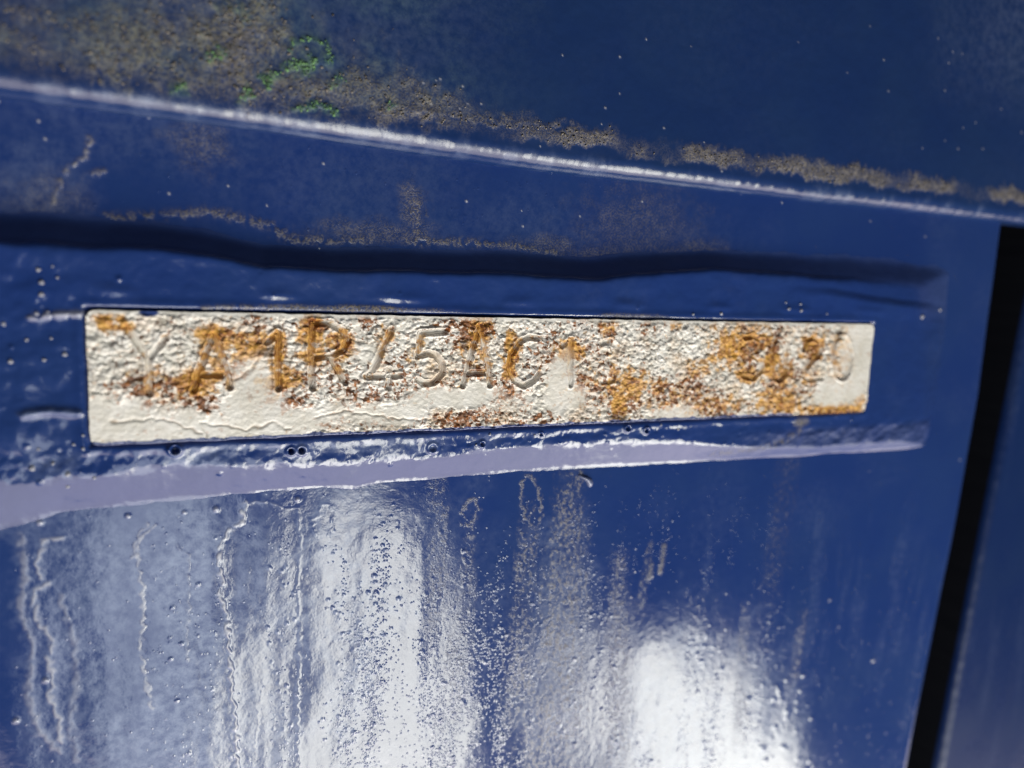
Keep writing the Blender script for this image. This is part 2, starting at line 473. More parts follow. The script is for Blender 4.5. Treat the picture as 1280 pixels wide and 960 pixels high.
# larger blisters low on the right
q = np.array([pix(x, y, -TP) for x, y in zip(rng.normal(985, 24, 48), rng.normal(905, 50, 48))])
r = rng.uniform(0.0018, 0.0042, len(q)); fp.bumps(q, r, r * 0.16)
# single drops
for x, y, rr in ((270, 636, 4.0), (372, 624, 3.5), (160, 644, 3), (230, 640, 2.5), (50, 652, 4), (20, 900, 4), (57, 850, 4), (1075, 830, 2.5), (1027, 752, 2)):
    u, v = pix(x, y, -TP); k = rr * pxs(x, y)
    fp.bumps([(u, v)], [k * 0.8], [k * 0.45], (('chalk', .25),), pw=2.4)
# crust of dust caught above the weld, and grey dust further right
for pts, wdt in (([(142, 272), (200, 270), (262, 264), (300, 272), (338, 282), (358, 296)], 6), ([(365, 299), (420, 300), (462, 299)], 6), ([(505, 300), (560, 302), (640, 306), (700, 316)], 5),
                 ([(520, 250), (525, 300)], 10)):
    fp.line(pts, wdt, 0.0004, (('grime', .7),), 0.010, 0.2, 71)
for a in ((800, 285, 75, 45, .28), (870, 310, 40, 14, .35), (760, 318, 60, 12, .35), (690, 305, 40, 10, .4), (250, 180, 30, 30, .35), (500, 170, 50, 10, .3), (60, 250, 40, 30, .25), (515, 255, 14, 30, .5), (470, 290, 60, 14, .4)):
    fp.blob('grime', *a, edge=.7, ns=45, namp=.8, seed=72)
for a in ((140, 150, 180, 60, .14), (420, 230, 200, 60, .10), (640, 280, 120, 40, .10), (40, 220, 60, 60, .22)):
    fp.blob('haze', *a, edge=.8, ns=14, namp=.8, seed=73)
fp.line([(112, 172), (108, 195), (90, 205), (76, 222), (66, 255)], 3, .0008, (('dust', .5),), .003, .3, 74)
fp.line([(108, 220), (128, 214)], 4, .0008, (('dust', .4),), .003, .3, 75)
# specks of grit
q = np.concatenate([rng.uniform((-0.1, -0.19), (1.1, -0.06), (26, 2)), rng.uniform((-0.1, 0.2), (1.2, 0.8), (18, 2))])
r = rng.uniform(0.0006, 0.0012, len(q)); fp.bumps(q, r, r * 0.8, (('chalk', .8),))
u, v = pix(1243, 291, -TP); fp.bumps([(u, v)], [0.0045], [0.002], (('rust', 1),))
# the sheet's end rolls over into the slot
e = np.clip((U - (UR - 0.03)) / 0.03, 0, 1)
fp.H -= (0.03 * (1 - np.sqrt(np.clip(1 - e * e, 0, 1)))).astype(np.float32)

A = {k: fp.mask(k) for k in MASKS}
eg = np.array([pix(x, y, -TP) for x, y in ((1266, 285), (1251, 412), (1229, 540), (1206, 660), (1177, 795), (1144, 930))])
es = np.polyfit(eg[:, 1], eg[:, 0], 1)
slant = np.clip(np.polyval(es, V) - UR, -0.08, 0.08) * sstep(0.85, 1.19, U)
US = U + slant
Ue = np.concatenate([US] + [US[:, -1:]] * 3, 1); Ve = np.concatenate([V] + [V[:, -1:]] * 3, 1)
He = np.concatenate([fp.H] + [fp.H[:, -1:] - d for d in (0.05, 0.15, 0.40)], 1)
Ae = {k: np.concatenate([a] + [a[:, -1:]] * 3, 1) for k, a in A.items()}
quads = grid_quads(*Ue.shape)
cu = Ue.ravel()[quads[:, 0]]; cv = Ve.ravel()[quads[:, 0]]
quads = quads[~((cu > -0.4) & (cu < 1.06) & (cv > 0.0) & (cv < 0.15))]        # hidden under the welded plate
co, quads, Ae = compact(uvh(Ue, Ve, He), quads, Ae)
panel = mesh_obj('chassis_panel', co, quads, m_panel, None, Ae)
panel['label'] = 'glossy blue painted steel panel with pale run marks around the stamped plate'
panel['category'] = 'panel'

# a hardened paint drip hanging from the toe of the weld
def drip(pts, rads, name, parent, mat, h):
    co = []; ns = 10
    for (x, y), rr in zip(pts, rads):
        u, v = pix(x, y, h); k = rr * pxs(x, y)
        for j in range(ns):
            a = j / ns * math.tau
            co.append(((u + k * math.cos(a)), v + 0.15 * k * math.sin(a), h + 0.0004 + 0.8 * k * math.sin(a)))
    co = np.array(co); qd = []
    for i in range(len(pts) - 1):
        for j in range(ns):
            qd.append((i * ns + j, i * ns + (j + 1) % ns, (i + 1) * ns + (j + 1) % ns, (i + 1) * ns + j))
    at = {k: np.full(len(co), 0.12 if k == 'chalk' else 0.0) for k in MASKS}
    return mesh_obj(name, uvh(co[:, 0], co[:, 1], co[:, 2]), qd, mat, parent, at)
drip([(724, 592), (725, 594), (730, 596), (735, 599), (737, 603), (737, 607), (737, 609)], (1, 4, 6, 5.5, 5, 3.5, .4), 'paint_drip', panel, m_panel, -TP)

# ------------------------------------------------------------------ the stamped plate and the weld around it
plate = empty('identification_plate', 0, 0, 0, 'long bare off-white steel plate with stamped rusty serial number, welded to blue panel', 'plate')
PH = 0.1279
us = list(np.linspace(-0.50, -0.135, 14)) + spaced(-0.13, 1.20, 0.00105, 0.0021)
vs = spaced(-0.125, 0.245, 0.00112, 0.00125)
fw = Field(us, vs, 0.0)
U, V = fw.U, fw.V
t_out = curve([(-120, 258), (0, 266), (130, 272), (250, 288), (330, 306), (400, 311), (500, 310), (640, 315), (730, 323), (800, 317), (880, 314), (1000, 318), (1090, 322), (1180, 334)], -TP)
t_in = curve([(-120, 300), (0, 312), (200, 318), (290, 331), (330, 341), (420, 345), (560, 345), (640, 351), (740, 355), (830, 347), (900, 343), (1000, 351), (1060, 356), (1110, 362), (1180, 372)], 0.0)
b_in = curve([(-120, 610), (0, 600), (60, 600), (130, 592), (220, 578), (300, 582), (400, 580), (480, 573), (560, 568), (640, 558), (720, 552), (800, 551), (860, 553), (900, 557), (960, 560), (1000, 559), (1180, 549)], 0.0)
b_out = curve([(-120, 690), (0, 658), (80, 638), (150, 629), (240, 621), (330, 613), (420, 607), (440, 608), (470, 602), (560, 594), (650, 588), (760, 582), (860, 577), (950, 572), (1000, 569), (1090, 563), (1180, 556)], -TP)
wob = 0.0032 * fbm(fw.us * 15, fw.us * 0 + 0.5, 3, 81)
to = t_out(fw.us) + wob; ti = t_in(fw.us) + wob * 1.2; bi = b_in(fw.us) + 0.8 * wob; bo = b_out(fw.us) + 0.35 * wob
def softramp(x, a, b):
    sp = lambda x, k: k * np.logaddexp(0, x / k)
    return sp(x, a) - sp(x - 1, b)
xt = (V - to) / (ti - to); xb = (bo - V) / (bo - bi)
top_s = softramp((xt - 0.10) / 0.74, 0.10, 0.13); bot_s = softramp(xb, 0.055, 0.075)
uend = 1.128 + 0.012 * np.clip(1 - ((V - 0.06) / 0.12) ** 2, -1, 1) + 0.004 * fbm(V * 30, V * 0, 2, 82)
xr = (uend + 0.045 - U) / 0.085
end_s = softramp(xr, 0.07, 0.2)
kq = 0.03 + 0.06 * sstep(0.85, 1.05, U)
base = -kq * np.log(np.exp(-np.clip(top_s, 0, 1.2) / kq) + np.exp(-np.clip(bot_s, 0, 1.2) / kq) + np.exp(-np.clip(end_s, 0, 1.2) / kq))
base = np.clip(base, -0.2, 1.2)
sink = 0.0003 + 0.010 * sstep(-0.04, -0.5, np.minimum(np.minimum(xt, xb), xr))
fw.H = (-TP - sink + (TP + sink) * base + waves(U, V) * np.clip(1 - base, 0, 1)).astype(np.float32)
on = sstep(0.75, 1.05, base)
# upper bead: solidified ripples, each a crescent
rip = np.sin((U * 46 + 2.2 * (V * 12) ** 2 + 1.3 * fbm(U * 8, V * 8, 2, 84)) * 1.0)
up = sstep(0.0, -0.02, V) * on
fw.H += up * (0.0019 * sstep(0.2, 1.0, rip) * np.exp(-((V + 0.017) / 0.007) ** 2) + 0.0011 * fbm(U * 20, V * 30, 2, 85))
fw.H += up * sstep(1.08, 0.9, U) * 0.0050 * np.exp(-np.clip(V - (ti - 0.008), 0, 1) / 0.022).astype(np.float32)
# lower bead: lumpy between the plate and the smooth slope
lo = sstep(PH, PH + 0.012, V) * on
fw.H += lo * (1 - 0.65 * sstep(0.55, 0.8, U)) * (0.0026 * fbm(U * 26 + V * 18, V * 34, 3, 86) + 0.0005 * fbm(U * 110, V * 110, 2, 87))
tail = sstep(0.70, 0.92, U) * sstep(PH + 0.015, PH + 0.03, V) * sstep(0.02, 0.2, base)
fw.H += (tail * 0.0038 * fbm(U * 34 + V * 26, V * 40, 3, 77)).astype(np.float32)
lf = sstep(0.0, -0.02, U) * on
fw.H += lf * (0.0030 * fbm(U * 24, V * 24, 3, 88))
fw.H += (0.0009 * fbm(U * 14, V * 16, 2, 79) + 0.00035 * fbm(U * 60, V * 60, 2, 89) + 0.00012 * fbm(U * 160, V * 160, 2, 90)).astype(np.float32)
# slight trough where bead meets the plate edge, and the masked zone sunk under the plate
dx = np.maximum(np.maximum(-U, U - 1.0), 0); dy = np.maximum(np.maximum(-V, V - PH), 0)
dpl = np.hypot(dx, dy)
ins = (dpl <= 0)
fw.H += (0.0016 * np.exp(-((dpl - 0.006) / 0.005) ** 2) - 0.0030 * np.exp(-(dpl / 0.0022) ** 2)).astype(np.float32) * on
fw.H[ins] = -0.006
# creases at the right end of the bead
vc = curve([(860, 364), (960, 361), (1035, 364), (1080, 372), (1130, 380), (1182, 385)], 0.0)(fw.us) + 0.6 * wob
dc = V - vc
fw.H += (0.0045 * sstep(-0.007, 0.007, dc) * np.exp(-np.clip(dc, 0, 1) / 0.028) * sstep(0.80, 0.95, U) * sstep(1.16, 1.08, U) * (dpl > 0)).astype(np.float32)
# spatter: beads of metal under the paint
SP = [(48, 337, 5), (52, 353, 5), (52, 368, 5), (46, 392, 6), (72, 347, 3.5), (66, 333, 3), (4, 405, 6), (60, 390, 4), (81, 443, 5.5), (13, 452, 6), (55, 450, 4), (33, 425, 4), (64, 423, 4),
      (985, 386, 3.6), (1000, 388, 3.6), (1000, 380, 2.6), (1033, 392, 3), (866, 393, 3.4), (901, 392, 3.4), (982, 378, 2), (48, 562, 5), (40, 586, 6), (66, 580, 4.5), (85, 593, 6.5), (92, 556, 4), (104, 561, 4), (104, 544, 4),
      (84, 610, 4), (118, 598, 4), (612, 543, 3.4), (595, 556, 3), (668, 544, 3), (710, 539, 3), (826, 531, 2.8), (848, 537, 2.6), (1154, 396, 4), (1186, 388, 4)]
q = np.concatenate([rng.uniform((-0.08, PH + 0.004), (1.0, PH + 0.040), (80, 2)), rng.uniform((-0.08, -0.045), (1.1, -0.004), (16, 2)), rng.uniform((-0.12, -0.03), (-0.01, 0.15), (24, 2))])
r = rng.uniform(0.0009, 0.0026, len(q)); fw.bumps(q, r, r * rng.uniform(-0.4, 0.7, len(q)), pw=2.4)
for c in ((219, 562, 7, .003, .006), (364, 564, 5, .002, .007), (377, 563, 5.5, .002, .007), (541, 560, 6, .002, .001), (784, 535, 4.5, .003, .003), (808, 538, 4, .003, .003), (603, 555, 4, .002, .003), (676, 543, 3, .002, .003), (372, 622, 4, .0, .004)):
    fw.crater(*c)
fw.mask('haze')[:] = 0.03 * sstep(0, .5, fbm(U * 14, V * 14, 3, 93)) + 0.50 * lo * sstep(-0.15, 0.35, fbm(U * 16 + V * 12, V * 18, 4, 94)) * sstep(0.62, 0.30, U)
fw.mask('matte')[:] = np.maximum(sstep(0.02, -0.03, V) * sstep(0.92, 0.78, base) * 0.7, 0.7 * tail)
fw.line([(102, 392), (60, 394), (40, 396)], 4, .002, (('chalk', .3),), .003, .3, 95)
fw.line([(95, 516), (60, 514), (30, 518)], 5, .003, (('haze', .5),), .003, 0, 96)
fw.blob('grime', 440, 386, 90, 4, .9, .5, 40, .6, 97); fw.blob('grime', 790, 395, 40, 3, .6, .5, 40, .6, 98); fw.blob('grime', 1002, 528, 10, 6, .9, .5, 40, .5, 99)
fw.line([(1005, 528), (998, 540), (980, 552), (950, 562), (900, 570)], 4, 0, (('grime', .6),), .004, .2, 100)
fw.line([(250, 386), (300, 384), (330, 386)], 3, .001, (('dust', .6),), .004, .3, 101)
A = {k: fw.mask(k) for k in MASKS}
quads = grid_quads(*U.shape)
cu = U.ravel()[quads].mean(1); cv = V.ravel()[quads].mean(1)
inside = (cu > 0.006) & (cu < 0.994) & (cv > 0.006) & (cv < PH - 0.006)
buried = fw.H.ravel()[quads].max(1) < -TP - 0.012
keep = ~inside & ~buried
part = np.where(cu < np.where(cv < PH / 2, cv * 0, cv * 0), 2, np.where(cu > 1.0, 3, np.where(cv < PH / 2, 0, 1)))
COW = uvh(U, V, fw.H)
for i, lab in enumerate(('dark upper weld bead with crescent ripples', 'lower weld bead with a broad smooth pale slope', 'spattered painted weld left of the plate', 'dim rounded weld end right of the plate')):
    sel = keep & (part == i)
    c2, q2, a2 = compact(COW, quads[sel], A)
    o = mesh_obj('weld_bead', c2, q2, m_weld, plate, a2)
    o['label'] = lab

# spatter: beads of weld metal stuck to the bead, painted over
def bead_mesh(seed):
    lat, lon = 7, 12; co = []
    for i in range(lat + 1):
        a = i / lat * math.pi
        for j in range(lon):
            b_ = j / lon * math.tau
            r0 = 1 + 0.13 * math.sin(3 * b_ + seed) * math.sin(a) + 0.08 * math.cos(5 * a + seed)
            co.append((r0 * math.sin(a) * math.cos(b_), r0 * math.cos(a) * 0.9, r0 * math.sin(a) * math.sin(b_)))
    qd = [(i * lon + j, (i + 1) * lon + j, (i + 1) * lon + (j + 1) % lon, i * lon + (j + 1) % lon) for i in range(lat) for j in range(lon)]
    at = {k: np.full(len(co), 0.0) for k in MASKS}
    at['chalk'] = np.clip(0.30 + 0.35 * rng.random(len(co)), 0, 1)
    return mesh_obj('weld_spatter', co, qd, m_weld, plate, at)
proto = [bead_mesh(k) for k in range(3)]
used = set()
for i, (x, y, rr) in enumerate(SP):
    pr = proto[i % 3]
    o = pr if i < 3 else pr.copy()
    if i >= 3: sc.collection.objects.link(o); o.parent = plate
    u, v = pix(x, y, 0); k = rr * pxs(x, y) * rng.uniform(0.42, 0.70)
    ju = min(np.searchsorted(fw.us, u), len(fw.us) - 1); jv = min(np.searchsorted(fw.vs, v), len(fw.vs) - 1)
    o.location = to_world(u, v, -(float(fw.H[jv, ju]) - 0.05 * k))
    o.scale = (k * W * rng.uniform(.8, 1.15), k * W, k * W * rng.uniform(.8, 1.2))
    o.rotation_euler = (0, rng.uniform(0, 6.28), 0)

# ---- stamped characters, traced stroke by stroke
def ell(x, y, rx, ry, n=16): return [(x + rx * math.sin(k / n * math.tau), y - ry * math.cos(k / n * math.tau)) for k in range(n + 1)]
CH = [
 ('Y', [[(158, 409), (172, 428), (185, 447)], [(207, 421), (188, 447)], [(185, 446), (186, 470), (187, 492)]], 1.0),
 ('A', [[(266, 418), (257, 440), (241, 488)], [(267, 418), (274, 432), (287, 483)], [(250, 468), (281, 468)]], 1.25),
 ('1', [[(333, 427), (347, 415), (347, 450), (347, 485)]], 1.25),
 ('R', [[(389, 402), (389, 440), (389, 484)], [(389, 404), (410, 403), (426, 411), (434, 424), (429, 437), (413, 444), (389, 447)], [(412, 445), (420, 458), (431, 478)]], 1.2),
 ('4', [[(488, 412), (475, 440), (462, 468), (457, 470), (480, 470), (500, 469)], [(485, 461), (484, 484)]], 1.0),
 ('5', [[(556, 414), (524, 416), (521, 445), (533, 441), (544, 443), (551, 453), (551, 466), (541, 478), (528, 479), (521, 474)]], 1.15),
 ('A', [[(598, 407), (588, 440), (577, 481)], [(599, 407), (606, 440), (612, 481)], [(581, 466), (608, 465)]], 1.1),
 ('C', [[(670, 423), (660, 421), (647, 427), (637, 442), (634, 460), (641, 475), (653, 482), (666, 475), (673, 465)]], 1.15),
 ('1', [[(702, 432), (712, 424), (712, 450), (712, 481)]], 0.9),
 ('3', [[(751, 429), (761, 425), (770, 433), (766, 446), (757, 450), (766, 454), (769, 464), (763, 475), (750, 477)]], 0.45),
 ('3', [[(929, 422), (940, 420), (951, 425), (948, 438), (938, 444), (949, 451), (950, 464), (940, 473), (927, 470)]], 0.9),
 ('0', [ell(972, 450, 10, 25)], 1.0),
 ('2', [[(1003, 437), (1006, 426), (1015, 421), (1025, 428), (1025, 440), (1015, 452), (1005, 462), (1003, 470), (1010, 475), (1026, 473)]], 1.15),
 ('0', [ell(1051, 447, 11.5, 26)], 1.3)]
GW = 0.0040; GD = 0.0030

us = spaced(0.0, 1.0, 0.00082, 0.0013); us = [x for x in us if x < 0.9995] + [1.0]
vs = list(np.linspace(0, PH, 165))
ff = Field(us, vs, 0.0)
U, V = ff.U, ff.V
# where the coating has stayed smooth
smooth = np.zeros(U.shape, np.float32); ff.M['smooth'] = smooth
for a in ((250, 535, 180, 20, 1), (150, 520, 50, 25, 1), (310, 478, 26, 34, 1), (310, 510, 40, 22, 1), (480, 520, 50, 16, .9), (560, 497, 55, 14, 1), (600, 490, 30, 12, .9), (700, 475, 18, 40, 1), (705, 495, 30, 22, .9),
          (845, 517, 30, 10, 1), (1072, 440, 30, 70, 1), (1045, 492, 34, 22, 1), (545, 456, 3, 3, .3), (455, 440, 14, 12, .6), (640, 505, 40, 10, .6), (420, 520, 40, 18, .7), (350, 525, 60, 18, .9)):
    ff.blob('smooth', *a, edge=.35, ns=30, namp=.5, seed=111)
smooth[:] = np.maximum(smooth, sstep(0.006, 0.002, V + 0.002 * fbm(U * 60, V * 0, 2, 112)))
rough = 1 - smooth
# blistered crust: two sizes of lumps
wu = 0.0016 * fbm(U * 120, V * 120, 2, 113); wv = 0.0016 * fbm(U * 120, V * 120, 2, 114)
f1, f2, cid = worley((U + wu) * 165, (V + wv) * 165, 115)
g1, g2, gid = worley((U + wu) * 330, (V + wv) * 330, 116)
lump = np.sqrt(np.clip(1 - (f1 / 0.85) ** 2, 0, 1)) * (0.35 + 0.65 * cid)
lump2 = np.sqrt(np.clip(1 - (g1 / 0.85) ** 2, 0, 1)) * (0.2 + 0.8 * gid)
crust = 0.0034 * lump + 0.0017 * lump2 + 0.0016 * fbm(U * 30, V * 30, 3, 117)
ff.H += (rough * crust + smooth * (0.0022 + 0.00035 * fbm(U * 220, V * 220, 2, 118))).astype(np.float32)
ff.H += (0.0012 * fbm(U * 12, V * 12, 2, 119)).astype(np.float32)
crack = rough * sstep(0.22, 0.03, f2 - f1) * sstep(-0.15, 0.3, fbm(U * 30, V * 30, 3, 120)) * 0.8
# long cracks and folds in the coating
for pts in ([(140, 527), (185, 523), (215, 526), (232, 533), (250, 541)], [(250, 527), (290, 533), (310, 537), (340, 527), (362, 536)], [(327, 424), (336, 413), (348, 407), (361, 414)], [(378, 417), (386, 404), (398, 398), (420, 400), (437, 412)],
            [(440, 424), (460, 429), (473, 427), (480, 417)], [(516, 415), (525, 409), (540, 408), (558, 409), (562, 420), (570, 424), (588, 422)], [(287, 475), (302, 470), (315, 458), (322, 450)], [(455, 517), (480, 520), (500, 523), (550, 524), (560, 517)],
            [(640, 424), (660, 421), (690, 423)], [(607, 420), (611, 440), (613, 455)], [(300, 425), (326, 428), (346, 438)], [(250, 527), (258, 545)], [(395, 522), (430, 512), (452, 517)]):
    q_ = ff.conv(pts); w = ff.box(q_, 0.01)
    d = ff.dist(w, q_, 0.0025 * noise(U[w] * 120, V[w] * 120, 121), 0.0025 * noise(U[w] * 120, V[w] * 120, 122))
    crack[w] = np.maximum(crack[w], 0.75 * np.exp(-(d / 0.0011) ** 2) * sstep(-0.5, 0.2, noise(U[w] * 50, V[w] * 50, 123))); ff.H[w] -= 0.0009 * np.exp(-(d / 0.0014) ** 2)
# grooves of the characters
gd = np.full(U.shape, 9.0, np.float32); gdep = np.zeros(U.shape, np.float32)
for c, strokes, k in CH:
    for s in strokes:
        q_ = ff.conv(s); w = ff.box(q_, 0.02)
        d = ff.dist(w, q_)
        n_ = d < gd[w]
        gd[w] = np.where(n_, d, gd[w]); gdep[w] = np.where(n_, k, gdep[w])
def groove(d): return np.exp(-(d / (GW * 0.55)) ** 2)
prof = groove(gd)
flat = sstep(GW * 1.15, GW * 0.55, gd) * np.clip(gdep, 0, 1)
ff.H = ff.H * (1 - flat) + flat * 0.0012
ff.H -= (GD * gdep * prof).astype(np.float32)
ff.H += (0.0012 * gdep * np.exp(-((gd - GW * 1.05) / (GW * 0.35)) ** 2)).astype(np.float32)
# rust
for a in ((135, 404, 13, 9, .9), (150, 408, 10, 8, .8), (266, 417, 14, 10, .9), (244, 478, 16, 16, 1), (262, 468, 20, 8, .8), (262, 440, 10, 20, .6), (300, 424, 30, 7, .7), (310, 438, 16, 12, .8), (277, 440, 9, 22, .6),
          (347, 440, 9, 22, .9), (347, 480, 14, 10, 1), (360, 472, 14, 12, .7), (388, 415, 12, 20, .9), (390, 445, 10, 14, .7), (430, 430, 10, 14, .8), (415, 424, 8, 8, .7), (412, 446, 18, 6, .5), (186, 474, 14, 16, .5), (482, 418, 8, 10, .5), (477, 432, 6, 14, .4),
          (600, 410, 10, 18, .8), (592, 430, 14, 14, .6), (602, 450, 10, 16, .5), (638, 445, 8, 24, .95), (646, 432, 8, 8, .6), (712, 440, 14, 12, .9), (758, 410, 10, 10, .6), (780, 485, 24, 20, .7), (772, 505, 12, 14, .9), (788, 480, 10, 10, .8), (822, 485, 14, 10, .6), (872, 462, 12, 10, .6), (842, 406, 8, 6, .6),
          (912, 438, 24, 16, .95), (940, 425, 26, 10, .8), (935, 468, 18, 8, .8), (963, 455, 9, 24, .9), (975, 470, 16, 16, .7), (1014, 434, 15, 14, 1), (1010, 472, 12, 6, .6), (1040, 424, 14, 8, .35), (1051, 447, 15, 28, .5), (970, 500, 30, 16, .7), (890, 505, 30, 10, .6), (850, 497, 40, 14, .45),
          (985, 508, 16, 7, .9), (1040, 512, 36, 6, 1), (1072, 504, 9, 8, .8), (930, 410, 40, 10, .5), (520, 440, 8, 16, .45), (735, 470, 30, 40, .25), (320, 445, 30, 16, .4)):
    ff.blob('ochre', a[0], a[1], a[2] * 1.35, a[3] * 1.3, min(1, a[4] * 1.2), edge=.6, ns=70, namp=.8, seed=131)
for a in ((165, 484, 26, 10, .55), (215, 484, 20, 12, .6), (230, 500, 26, 10, .55), (257, 505, 10, 8, .8), (186, 505, 8, 6, .7), (145, 480, 12, 8, .5), (295, 465, 14, 12, .6), (362, 500, 14, 12, .7), (345, 500, 20, 10, .5), (405, 470, 30, 14, .45), (440, 490, 26, 16, .55), (460, 498, 16, 10, .6), (456, 400, 10, 8, .7), (318, 402, 10, 8, .7), (392, 406, 10, 8, .7),
          (575, 405, 22, 10, .8), (580, 425, 16, 12, .7), (610, 405, 8, 12, .6), (500, 455, 12, 10, .5), (510, 480, 16, 14, .5), (550, 482, 14, 6, .7), (590, 465, 14, 8, .6), (575, 525, 22, 9, .85), (600, 521, 18, 9, .8), (640, 500, 16, 14, .6), (630, 482, 12, 12, .7), (685, 440, 12, 20, .6), (670, 452, 16, 14, .45), (730, 400, 18, 10, .6), (735, 440, 14, 20, .45), (745, 480, 18, 26, .5), (727, 478, 8, 12, .7),
          (760, 412, 10, 10, .6), (808, 405, 14, 8, .5), (828, 490, 16, 16, .6), (862, 485, 24, 16, .6), (880, 495, 20, 14, .6), (900, 512, 26, 8, .6), (790, 508, 10, 10, .7), (935, 440, 12, 20, .65), (940, 405, 30, 7, .5), (972, 425, 8, 16, .7), (970, 480, 12, 8, .7), (985, 470, 20, 20, .45), (1000, 485, 20, 14, .4), (1014, 436, 13, 12, .55), (1045, 516, 22, 4, .9), (1010, 412, 20, 8, .4), (340, 490, 20, 10, .4), (655, 525, 50, 7, .45), (480, 528, 60, 6, .35), (290, 415, 30, 8, .4)):
    ff.blob('red', a[0], a[1], a[2] * 1.3, a[3] * 1.3, a[4] * 1.15, edge=.7, ns=90, namp=0.9, seed=132)
oc = ff.mask('ochre'); rd = ff.mask('red')
h1, h2, hid = worley((U + wu) * 185, (V + wv) * 185, 127)
TINT = (.35, .85, .9, .75, .3, .25, .5, .6, .55, .3, .8, .85, .75, .5)
for (c, strokes, k), tn in zip(CH, TINT):
    for s in strokes:
        q_ = ff.conv(s); w = ff.box(q_, 0.02)
        d = ff.dist(w, q_)
        a_ = tn * np.exp(-(d / 0.0052) ** 2) * (0.35 + 0.65 * sstep(-0.35, 0.3, fbm(U[w] * 34, V[w] * 34, 3, 128)))
        oc[w] = np.maximum(oc[w], a_)
speck = sstep(0.30, 0.62, fbm(U * 120, V * 120, 3, 133) + 0.55 * (g1 - 0.35))
ragged = 0.50 + 1.25 * fbm(U * 150, V * 150, 3, 134, 0.7) + 0.35 * fbm(U * 40, V * 40, 2, 126)          # scale breaks off along ragged lines
rd[:] = np.maximum(rd, 0.62 * sstep(0.55, 0.95, oc) * sstep(-0.1, 0.3, fbm(U * 28, V * 28, 3, 129)))   # old rust is browner at its heart
rd[:] = (sstep(-0.07, 0.09, 0.74 * np.clip(rd, 0, 0.9) - ragged) * (0.65 + 0.35 * gid) + 0.14 * rd) * (1 - 0.6 * smooth)
rd[:] = np.maximum(rd, 0.75 * speck * rough * sstep(-0.1, 0.4, fbm(U * 20, V * 20, 3, 135) + 0.1))
rag2 = 0.46 + 1.0 * fbm(U * 110 + 5, V * 110, 3, 136, 0.68)
oc[:] = np.maximum(0.36 * oc + 0.58 * sstep(-0.12, 0.16, 0.86 * oc - rag2), 0.34 * rough * sstep(-0.05, 0.5, fbm(U * 22, V * 22, 3, 137)))
np.clip(oc, 0, 1, out=oc); np.clip(rd, 0, 1, out=rd)
oc *= 1 - 0.55 * smooth * (V < 0.118)
dk = ff.mask('dark')
dk[:] = 0.55 * sstep(0.55, 0.95, rd * 0.8 + 0.5 * (f1 > 0.42) * rough + 0.3 * fbm(U * 70, V * 70, 2, 138)) * (rd > 0.18)
for a in ((333, 440, 12, 5, .8), (1048, 416, 6, 4, .9), (262, 425, 10, 3, .5), (972, 421, 6, 6, .6), (770, 522, 14, 4, .8), (740, 515, 14, 3, .5), (579, 432, 4, 5, .8)):
    ff.blob('dark', *a, edge=.6, ns=90, namp=.6, seed=139)
ff.mask('blue'); ff.blob('blue', 187, 391, 11, 6, 1, .15, 80, .5, 140)
rag = V > PH - 0.0016 - 0.0028 * (0.5 + fbm(U * 60, V * 0 + 3, 3, 141))
ff.mask('blue')[:] = np.maximum(ff.mask('blue'), 0.9 * rag * (U < 0.86))
cellv = rough * (0.5 * cid + 0.5 * gid * sstep(0.5, 0.2, g1))
ff.M['cell'] = cellv.astype(np.float32); ff.M['crack'] = crack.astype(np.float32)
A = {k: ff.mask(k) for k in PM}
# skirt so the plate has its thickness
def skirt(Z, f):
    Z = np.concatenate([Z[:1], Z, Z[-1:]], 0); Z = np.concatenate([Z[:, :1], Z, Z[:, -1:]], 1)
    if f is not None:
        Z = Z.copy(); Z[0] = f; Z[-1] = f; Z[:, 0] = f; Z[:, -1] = f
    return Z
ew = 0.0016 * fbm(U * 45, V * 45, 3, 151); ev = 0.0012 * fbm(U * 40 + 9, V * 45, 3, 152)       # hand-cut, slightly worn outline
corner = np.exp(-(np.hypot(np.minimum(U, 1 - U), np.minimum(V, PH - V)) / 0.004) ** 2)
UP = U + ew + corner * 0.0022 * np.sign(0.5 - U); VP = V + ev + corner * 0.0018 * np.sign(PH / 2 - V)
o = mesh_obj('plate_face', uvh(skirt(UP, None), skirt(VP, None), skirt(ff.H, -0.02)), grid_quads(U.shape[0] + 2, U.shape[1] + 2), m_plate, plate, {k: skirt(a, None) for k, a in A.items()})

